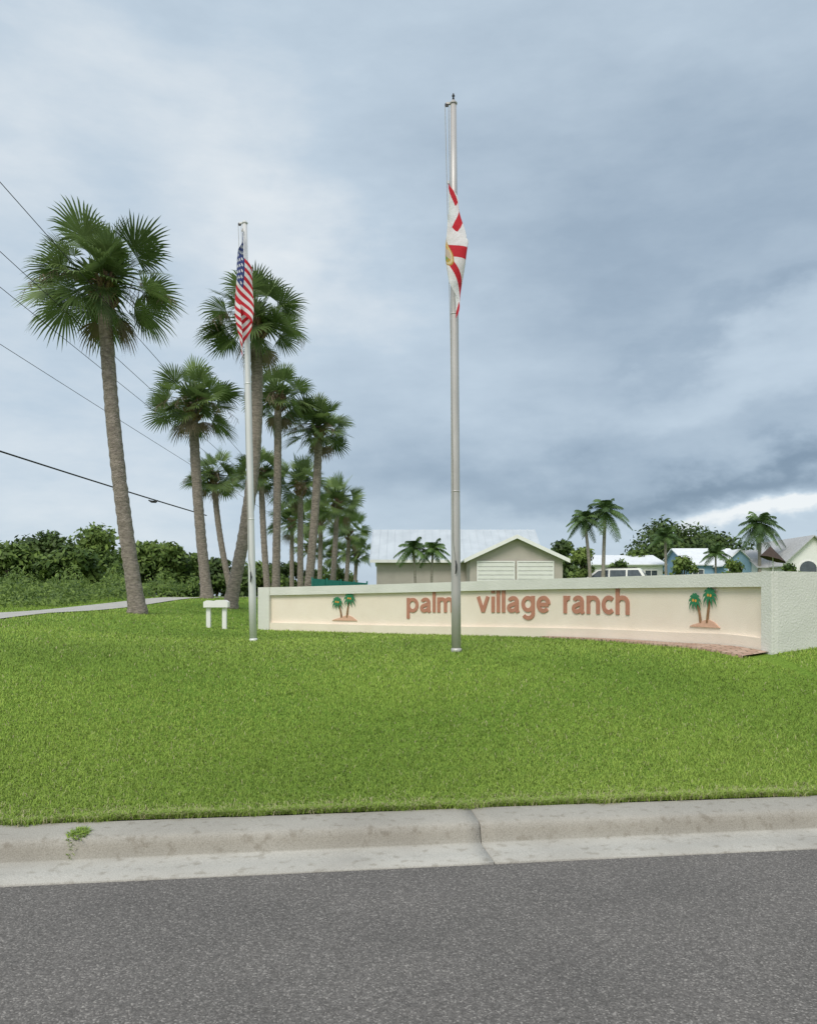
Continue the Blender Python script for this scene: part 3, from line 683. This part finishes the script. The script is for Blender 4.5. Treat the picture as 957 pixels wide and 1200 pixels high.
# low scrub
rg=np.random.default_rng(5); n=34000
yy=rg.uniform(26,46,n); xx=-11.2-rg.random(n)*(14+yy*.25)
hh=.15+(.35+.75*(.5+.5*np.sin(xx*1.1+np.sin(yy*.9)*2))*(.5+.5*np.sin(xx*2.7+yy)))*np.clip((yy-26)/9,.25,1.6)
zz=TZ(xx,yy)+hh*rg.random(n)**.6
s=.08*(.6+.9*rg.random(n)); c=np.stack([xx,yy,zz],-1); a=rg.normal(size=(n,3)); a/=np.linalg.norm(a,axis=1)[:,None]; nr=rg.normal(size=(n,3))+np.array([0,-.5,.8]); b_=np.cross(nr,a); b_/=np.linalg.norm(b_,axis=1)[:,None]
V=np.stack([c-a*s[:,None],c-b_*s[:,None]*.4,c+a*s[:,None],c+b_*s[:,None]*.4],1).reshape(-1,3)
tag(build('scrub',V,np.arange(n*4).reshape(-1,4),M_leaf[1],rnd=np.repeat(np.clip(rg.normal(.5,.22,n),0,1),4)),label='low wild scrub growing along far side of the path',cat='undergrowth',kind='stuff')
# right trees
broad(786,603,78,116,'wide dark oak behind the houses at the right',60,0,n=9000,ls=.22,low=.2)
broad(838,618,84,74,'dark tree right of the wide oak, behind blue house',61,0,n=5000,ls=.22)
broad(656,629,62,36,'round dark tree peeking out behind the grey house corner',62,0,n=2400,ls=.2)
broad(684,640,52,36,'yellow green bushy tree beneath the coconut palms',63,2,n=2600,ls=.15)
broad(745,642,66,48,'mid green tree between coconut palms and oak',64,1,n=2600,ls=.2)
broad(725,655,54,28,'small bush right of the coconut palm trunks',65,1,n=1500,ls=.13,cat='bush',name='leafy_bush')
broad(800,648,58,28,'small bush beneath the dark oak, left of blue house',66,2,n=1500,ls=.13,cat='bush',name='leafy_bush')
broad(860,652,56,26,'green bush in front of the blue house',67,2,n=1500,ls=.13,cat='bush',name='leafy_bush')
broad(925,657,54,18,'small bush in front of the white house',68,1,n=900,ls=.12,cat='bush',name='leafy_bush')
broad(1010,612,80,120,'dark tree behind white house, outside right edge',69,0,n=4000,ls=.24)
# ------------------------------------------------------------------ houses
M_grey=pmat('house_grey',(.46,.42,.375),(.42,.38,.34),2,bump=.1)
M_white=pmat('white_paint',(.84,.83,.81),(.79,.78,.76),3,rough=.6)
M_metal=pmat('metal_roof',(.62,.66,.69),(.54,.58,.61),1.2,rough=.5,metal=.2)
M_win=pmat('window_glass',(.09,.11,.13),(.06,.075,.09),5,rough=.1)
M_blue=pmat('house_blue',(.26,.42,.56),(.23,.38,.51),2)
M_shingle=pmat('shingle',(.50,.50,.50),(.40,.40,.41),6,bump=.3)
M_whiteroof=pmat('white_roof',(.78,.80,.82),(.70,.72,.74),3)
def gable(r,x0,x1,y0,y1,z0,ze,zr,axis,mw,mr,oh=.3,seams=None,th=.08):
    mb=MB()
    if axis=='y':
        xm=(x0+x1)/2; mb.prism([(x0,z0),(x1,z0),(x1,ze),(xm,zr),(x0,ze)],y0,y1,'y')
    else:
        ym=(y0+y1)/2; mb.prism([(y0,z0),(y1,z0),(y1,ze),(ym,zr),(y0,ze)],x0,x1,'x')
    w=mb.build('wall',mw,r)
    mb=MB()
    a0,a1=(x0,x1) if axis=='y' else (y0,y1); b0,b1=(y0-oh,y1+oh) if axis=='y' else (x0-oh,x1+oh)
    m_=(a0+a1)/2; sl=(zr-ze)/(m_-a0); e0=a0-oh; ez=ze-oh*sl; g=.012
    for sgn in (-1,1):
        ee=m_+sgn*(m_-e0)
        mb.prism([(ee,ez+g),(m_,zr+g),(m_,zr+g+th),(ee,ez+g+th)],b0,b1,axis)
    if seams:
        k=int((b1-b0)/seams)
        for i in range(k+1):
            q=b0+(b1-b0)*i/k
            for sgn in (-1,1):
                ee=m_+sgn*(m_-e0); mb.prism([(ee,ez+g+th),(m_,zr+g+th),(m_,zr+g+th+.035),(ee,ez+g+th+.035)],q-.02,q+.02,axis)
    rf=mb.build('roof',mr,r)
    return w,rf
def window(r,x0,x1,y,z0,z1,fr=M_white,div=1,name='window'):
    mb=MB(); t=.06
    mb.box(x0-t,x1+t,y-.05,y-.003,z1,z1+t); mb.box(x0-t,x1+t,y-.06,y-.003,z0-t,z0); mb.box(x0-t,x0,y-.05,y-.003,z0,z1); mb.box(x1,x1+t,y-.05,y-.003,z0,z1)
    for i in range(1,div+1): xx=x0+(x1-x0)*i/(div+1); mb.box(xx-.025,xx+.025,y-.045,y-.012,z0,z1)
    w=mb.build(name,fr,r)
    mb=MB(); mb.box(x0,x1,y-.010,y-.004,z0,z1); mb.build('pane',M_win,w,root=r)
    return w
g=tz(3,45)
rH=thing('grey_house',(3,45,g),'grey single storey house with silver metal roof and white louvred gable wing','house')
gable(rH,-1.75,7.1,45,52,g-.1,3.62,5.42,'x',M_grey,M_metal,oh=.35,seams=.42)
xL,xR=3.15,7.9; w_,rf=gable(rH,xL,xR,42,44.98,g-.1,3.52,4.62,'y',M_grey,M_metal,oh=.3)
xm=(xL+xR)/2
mb=MB(); sl=(4.62-3.52)/(xm-xL)
for sg in (-1,1):
    ee=xm+sg*(xm-xL+.3); ez=3.52-.3*sl+.012
    mb.prism([(ee,ez),(xm,4.632),(xm,4.712),(ee,ez+.08)],45.29,48.3,'y')
mb.build('rear_roof',M_metal,rH)
mb=MB()
for sg in (-1,1):
    ee=xm+sg*(xm-xL+.32); ez=3.52-.32*sl
    mb.prism([(ee,ez-.10),(xm,4.62-.10),(xm,4.62+.10),(ee,ez+.10)],41.64,41.695,'y')
mb.build('rake_trim',M_white,rH)
mb=MB(); mb.box(-2.1,3.1,44.56,44.62,3.40,3.56); mb.build('fascia',M_white,rH)
for a,b_ in ((3.5,5.45),(5.55,7.45)):
    mb=MB(); z0,z1=2.2,3.38
    mb.box(a,b_,41.93,41.955,z1-.06,z1); mb.box(a,a+.06,41.93,41.955,z0,z1-.06); mb.box(b_-.06,b_,41.93,41.955,z0,z1-.06)
    mb.box(a+.06,b_-.06,41.97,41.99,z0,z1-.06)
    k=5
    for i in range(k):
        zz=z0+.05+i*(z1-z0-.12)/k; mb.add([(a+.06,41.94,zz),(b_-.06,41.94,zz),(b_-.06,41.925,zz+.165),(a+.06,41.925,zz+.165)],[(0,1,2,3)])
    mb.build('louvre_screen',M_white,rH)
g=tz(15,62); x0,x1=XX(694,62),XX(776,62)
r=thing('low_house',(x0,62,g),'low pale house with white roof between coconut palms and oak','house')
gable(r,x0,x1,62,69,g-.1,3.95,4.75,'x',M_white,M_whiteroof,oh=.3)
for a in (.12,.45,.75): window(r,x0+(x1-x0)*a,x0+(x1-x0)*a+.9,62,2.5,3.5)
x0,x1=XX(812,62),XX(878,62); r=thing('blue_house',(x0,62,g),'light blue house with white gabled roof left of white house','house')
gable(r,x0,x1,63,70,g-.1,4.0,5.35,'x',M_blue,M_whiteroof,oh=.25)
gable(r,XX(843,62),XX(878,62),61.2,62.95,g-.1,3.95,5.0,'y',M_blue,M_whiteroof,oh=.22)
window(r,x0+.3,x0+1.1,63,2.7,3.6); window(r,XX(853,61.2),XX(868,61.2),61.2,2.7,3.7)
x0,x1=XX(902,58),XX(985,58); g=tz(27,58); r=thing('white_house',(x0,58,g),'white house with grey gabled roof and arched window at right edge','house')
gable(r,XX(918,58),x1,58,66,g-.1,3.9,5.8,'y',M_white,M_shingle,oh=.3)
gable(r,x0,XX(918,58)-.01,60,66,g-.1,3.7,5.0,'x',M_white,M_shingle,oh=.2)
mb=MB(); xc=XX(946,58); poly=[(xc-.6,2.4),(xc+.6,2.4),(xc+.6,3.5)]+[(xc+.6*cos(t),3.5+.55*sin(t)) for t in np.linspace(.2,pi-.2,9)]+[(xc-.6,3.5)]
mb.prism([(xc+(a-xc)*1.18,2.4+(b_-2.4)*1.06-.04) for a,b_ in poly],57.95,57.99,'y'); w=mb.build('arched_window',M_white,r)
mb=MB(); mb.prism(poly,57.93,57.945,'y'); mb.build('pane',M_win,w,root=r)
window(r,XX(926,58),XX(932,58),58,2.4,3.5)
# patio umbrella
xu=XX(905,52); zu=tz(xu,52); r=thing('patio_umbrella',(xu,52,zu),'dark brown patio umbrella left of the white house','umbrella')
mb=MB(); mb.tube([(xu,52,zu),(xu,52,4.6)],.03,8); mb.build('pole',M_white,r)
M_umb=pmat('umbrella_brown',(.07,.045,.035),(.05,.032,.025),5)
mb=MB(); V=[(xu-.15,52,4.75)]+[(xu+.8*cos(i*pi/4),52+.8*sin(i*pi/4),3.9-.25*cos(i*pi/4)) for i in range(8)]
mb.add(V,[(0,1+i,1+(i+1)%8) for i in range(8)]); mb.build('canopy',M_umb,r)
# parked SUV
def car(loc,rz,label):
    r=thing('parked_car',loc,label,'car',rz=rz)
    def loft(name,prof,wf,mat,par=r,smooth=False):
        V=[]; n=len(prof)
        for sg in (-1,1):
            for x,z in prof: V.append((x,sg*wf(x,z),z))
        Fc=[list(range(n)),list(range(2*n-1,n-1,-1))]+[(i,i+n,(i+1)%n+n,(i+1)%n) for i in range(n)]
        return build(name,V,Fc,mat,par,local=True)
    loft('body',[(-2.4,.35),(-1.95,.3),(2.0,.3),(2.4,.4),(2.45,.75),(2.3,1.0),(1.35,1.12),(-2.35,1.15),(-2.45,.8)],lambda x,z:.95 if .35<z<1.05 else .89,M_white)
    loft('cabin',[(1.3,1.11),(.55,1.68),(.2,1.76),(-1.9,1.76),(-2.3,1.15)],lambda x,z:.88 if z<1.3 else .72,M_white)
    for sg in (-1,1):
        for xs in ([(1.02,1.18),(.48,1.62),(-.1,1.66),(-.1,1.18)],[(-.2,1.18),(-.2,1.66),(-1.1,1.66),(-1.1,1.18)],[(-1.2,1.18),(-1.2,1.66),(-1.8,1.66),(-2.1,1.18)]):
            V=[(x,sg*((.88-(z-1.15)*.27)+.012),z) for x,z in xs]; build('side_window',V,[(0,1,2,3)],M_win,r,local=True)
    build('windscreen',[(1.26,-.78,1.17),(1.26,.78,1.17),(.62,.66,1.65),(.62,-.66,1.65)],[(0,1,2,3)],M_win,r,local=True)
    build('rear_window',[(-2.29,-.75,1.22),(-2.29,.75,1.22),(-2.0,.66,1.64),(-2.0,-.66,1.64)],[(0,1,2,3)],M_win,r,local=True)
    for sx in (-1.5,1.5):
        for sg in (-1,1):
            mb=MB(); mb.cyl((sx,sg*.86,.36),(0,1,0),.36,.24,20); t=mb.build('wheel',M_black,r,local=True)
            mb=MB(); mb.cyl((sx,sg*.985,.36),(0,1,0),.22,.02,16); mb.build('rim',M_galv,t,local=True)
    for sg in (-1,1):
        mb=MB(); mb.box(2.3,2.46,sg*.72-.15,sg*.72+.15,.72,.88); mb.build('headlight',M_galv,r,local=True)
        mb=MB(); mb.box(-2.46,-2.36,sg*.78-.1,sg*.78+.1,.8,1.1); mb.build('taillight',M_coral,r,local=True)
        mb=MB(); mb.box(-1.7,.2,sg*.6-.02,sg*.6+.02,1.79,1.82); mb.build('roof_rail',M_black,r,local=True)
xc=XX(712,49); car((xc,49,tz(xc,49)),math.radians(160),'white estate car parked behind the sign wall right of grey house')
# teal fence
M_teal=pmat('teal_mesh',(.03,.24,.20),(.02,.19,.16),8)
x0,x1=XX(366,31),XX(430,34); r=thing('mesh_fence',(x0,31,tz(x0,31)),'low teal green mesh fence left of the grey house behind sign wall','fence')
mb=MB(); V=[(x0,31,1.0),(x1,34,1.0),(x1,34,2.12),(x0,31,2.25)]; mb.add(V,[(0,1,2,3)]); mb.build('mesh_panel',M_teal,r)
for t in np.linspace(0,1,5):
    mb=MB(); x=x0+(x1-x0)*t; y=31+3*t; mb.tube([(x,y-.04,.8),(x,y-.04,2.3-.1*t)],.03,8); mb.build('post',M_teal,r)
# white two legged post stand
Yp=19.6; xp=XX(254,Yp); zp=tz(xp,Yp); r=thing('post_stand',(xp,Yp,zp),'small white two legged post and board stand on the lawn left of the sign wall','stand')
for sg in (-1,1):
    mb=MB(); mb.box(xp+sg*.19-.05,xp+sg*.19+.05,Yp-.05,Yp+.05,zp-.05,zp+.50,.006); mb.build('post',M_white,r)
mb=MB()
poly=[(-.29,0),(.29,0),(.29,.13),(.22,.175),(.02,.175),(-.05,.15),(-.22,.165),(-.29,.13)]
mb.prism([(xp+a,zp+.503+b_) for a,b_ in poly],Yp-.12,Yp+.12,'y'); mb.build('board',M_white,r)
# ------------------------------------------------------------------ power lines
M_wire=pmat('wire',(.03,.03,.03),(.02,.02,.02),10)
far=(380,637,110)
lines=[(208,15,.007,0.2,'thin power line, highest of those at the left'),(290,17,.007,.2,'thin power line, second from the top at the left'),(332,18,.007,.2,'thin power line, third from the top at the left'),(398,22,.008,.3,'thin power line, fourth from the top at the left'),(521,24,.024,.5,'thick black cable, lowest of the lines at the left')]
for y0,Yn,rr,sag,lab in lines:
    A=P(0,y0,Yn); B=P(*far); d=(A-B); A2=B+d*1.12
    o=MB(); pts_=[]
    for i in range(241):
        t=(i/240); p=A2.lerp(B,t); p.z-=sag*4*t*(1-t)
        pts_.append(p)
    if rr>.02: pts_=[q for q in pts_ if q.x/q.y<(243-CX)/F]
    o.tube(pts_,[rr*(1+1.0*i/240) for i in range(len(pts_))],6)
    w=o.build('power_line' if rr<.02 else 'power_cable',M_wire)
    if rr>.02:
        p=None
        for q in pts_:
            if CX+F*q.x/q.y>178: p=q; break
        mb=MB(); mb.tube([p+Vector((-.25,0,-.02)),p+Vector((-.1,0,-.09)),p+Vector((.1,0,-.1)),p+Vector((.2,0,-.03))],[.02,.055,.055,.02],8); mb.build('splice',M_wire,w)
    tag(w,lab,'cable','overhead lines at the left' )
# ------------------------------------------------------------------ world
w=bpy.data.worlds.new('World'); sc.world=w; w.use_nodes=True; nt=w.node_tree; nt.nodes.clear()
def nd(t): return nt.nodes.new(t)
def M(op,a,b=None,c=None,clamp=False):
    n=nd('ShaderNodeMath'); n.operation=op; n.use_clamp=clamp
    for i,x in enumerate((a,b,c)):
        if x is None: continue
        if isinstance(x,(int,float)): n.inputs[i].default_value=x
        else: nt.links.new(x,n.inputs[i])
    return n.outputs[0]
tc=nd('ShaderNodeTexCoord'); sep=nd('ShaderNodeSeparateXYZ'); nt.links.new(tc.outputs['Generated'],sep.inputs[0])
az=M('ARCTAN2',sep.outputs[0],sep.outputs[1]); el=M('ARCSINE',sep.outputs[2])
def noise(vec,scale,detail,rough=.55):
    n=nd('ShaderNodeTexNoise'); n.inputs['Scale'].default_value=scale; n.inputs['Detail'].default_value=detail; n.inputs['Roughness'].default_value=rough
    nt.links.new(vec,n.inputs['Vector']); return n
mp=nd('ShaderNodeMapping'); mp.inputs['Scale'].default_value=(1,1,1.8); nt.links.new(tc.outputs['Generated'],mp.inputs['Vector'])
nw=noise(mp.outputs[0],4.5,6); sc_=nd('ShaderNodeSeparateColor'); nt.links.new(nw.outputs['Color'],sc_.inputs[0])
azw=M('MULTIPLY_ADD',M('SUBTRACT',sc_.outputs[0],.5),.34,az); elw=M('MULTIPLY_ADD',M('SUBTRACT',sc_.outputs[1],.5),.24,el)
blobs=[(80,60,340,170,0,.11),(350,285,110,55,25,.16),(470,365,150,45,10,.07),(850,220,270,110,-6,-.20),
(925,410,110,26,-14,.10),(860,378,120,11,-20,-.10),(720,560,280,34,0,-.22),(930,552,170,14,0,-.26),(935,600,130,10,0,.42),(80,520,260,110,0,.09),(450,500,170,60,0,-.04),(900,480,150,16,-8,-.08)]
tot=None
for px,py,sx,sy,rot,amp in blobs:
    u=(px-CX)/F; a0=math.atan(u); e0=math.atan((HY-py)/F*cos(a0)); sxr=sx/F; syr=sy/F; cr_,sr_=cos(math.radians(rot)),sin(math.radians(rot))
    da=M('SUBTRACT',azw,a0); de=M('SUBTRACT',elw,e0)
    ux=M('SUBTRACT',M('MULTIPLY',da,cr_/sxr),M('MULTIPLY',de,sr_/sxr)); uy=M('ADD',M('MULTIPLY',da,sr_/syr),M('MULTIPLY',de,cr_/syr))
    r2=M('ADD',M('MULTIPLY',ux,ux),M('MULTIPLY',uy,uy)); gss=M('EXPONENT',M('MULTIPLY',r2,-.6))
    t=M('MULTIPLY',gss,amp); tot=t if tot is None else M('ADD',tot,t)
nb=noise(mp.outputs[0],3.0,8,.55)
mp2=nd('ShaderNodeMapping'); mp2.inputs['Scale'].default_value=(1,1,3.0); mp2.inputs['Rotation'].default_value=(0,.12,0); nt.links.new(tc.outputs['Generated'],mp2.inputs['Vector'])
nb2=noise(mp2.outputs[0],8,7,.58)
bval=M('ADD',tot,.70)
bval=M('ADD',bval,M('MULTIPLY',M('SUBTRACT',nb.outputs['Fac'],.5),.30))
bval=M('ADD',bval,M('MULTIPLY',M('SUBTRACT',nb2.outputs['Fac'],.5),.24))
back=M('MULTIPLY',M('MAXIMUM',M('MULTIPLY',sep.outputs[1],-1.0),0.0),.3); bval=M('ADD',bval,back,clamp=True)  # extra sky brightness added behind the camera to light surfaces facing it
rp=nd('ShaderNodeValToRGB'); els=rp.color_ramp.elements
stops=[(0.0,(.13,.19,.275)),(.3,(.235,.32,.42)),(.5,(.36,.46,.57)),(.75,(.555,.665,.77)),(1,(.89,.93,.95))]
while len(els)<len(stops): els.new(.5)
for e_,(p_,c_) in zip(els,stops): e_.position=p_; e_.color=(*c_,1)
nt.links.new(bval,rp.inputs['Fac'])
sky=nd('ShaderNodeTexSky'); sky.sky_type='NISHITA'; sky.sun_disc=False
SE,SR=math.radians(50),math.radians(205); sky.sun_elevation=SE; sky.sun_rotation=SR
b1_=nd('ShaderNodeBackground'); b1_.inputs['Strength'].default_value=.1; nt.links.new(sky.outputs[0],b1_.inputs['Color'])
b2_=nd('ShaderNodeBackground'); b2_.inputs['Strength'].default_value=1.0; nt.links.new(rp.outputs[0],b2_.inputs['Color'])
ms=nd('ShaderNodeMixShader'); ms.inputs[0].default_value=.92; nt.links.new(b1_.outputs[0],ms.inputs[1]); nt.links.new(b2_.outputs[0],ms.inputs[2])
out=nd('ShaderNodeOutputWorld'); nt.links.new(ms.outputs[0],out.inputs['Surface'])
# sun
sd=bpy.data.lights.new('sun','SUN'); sd.energy=2.3; sd.angle=math.radians(25); sd.color=(1,.95,.87)
so=bpy.data.objects.new('sun',sd); C.objects.link(so)
dirv=Vector((math.sin(SR)*cos(SE),math.cos(SR)*cos(SE),math.sin(SE)))
so.rotation_euler=dirv.to_track_quat('Z','Y').to_euler()
# camera
cd=bpy.data.cameras.new('camera'); cd.sensor_width=36; cd.lens=F/1200*36; cd.shift_y=(HY-600)/1200; cd.clip_end=3000; cd.clip_start=.05
co=bpy.data.objects.new('camera',cd); C.objects.link(co); co.location=(0,0,EYE); co.rotation_euler=(math.pi/2,0,0); sc.camera=co
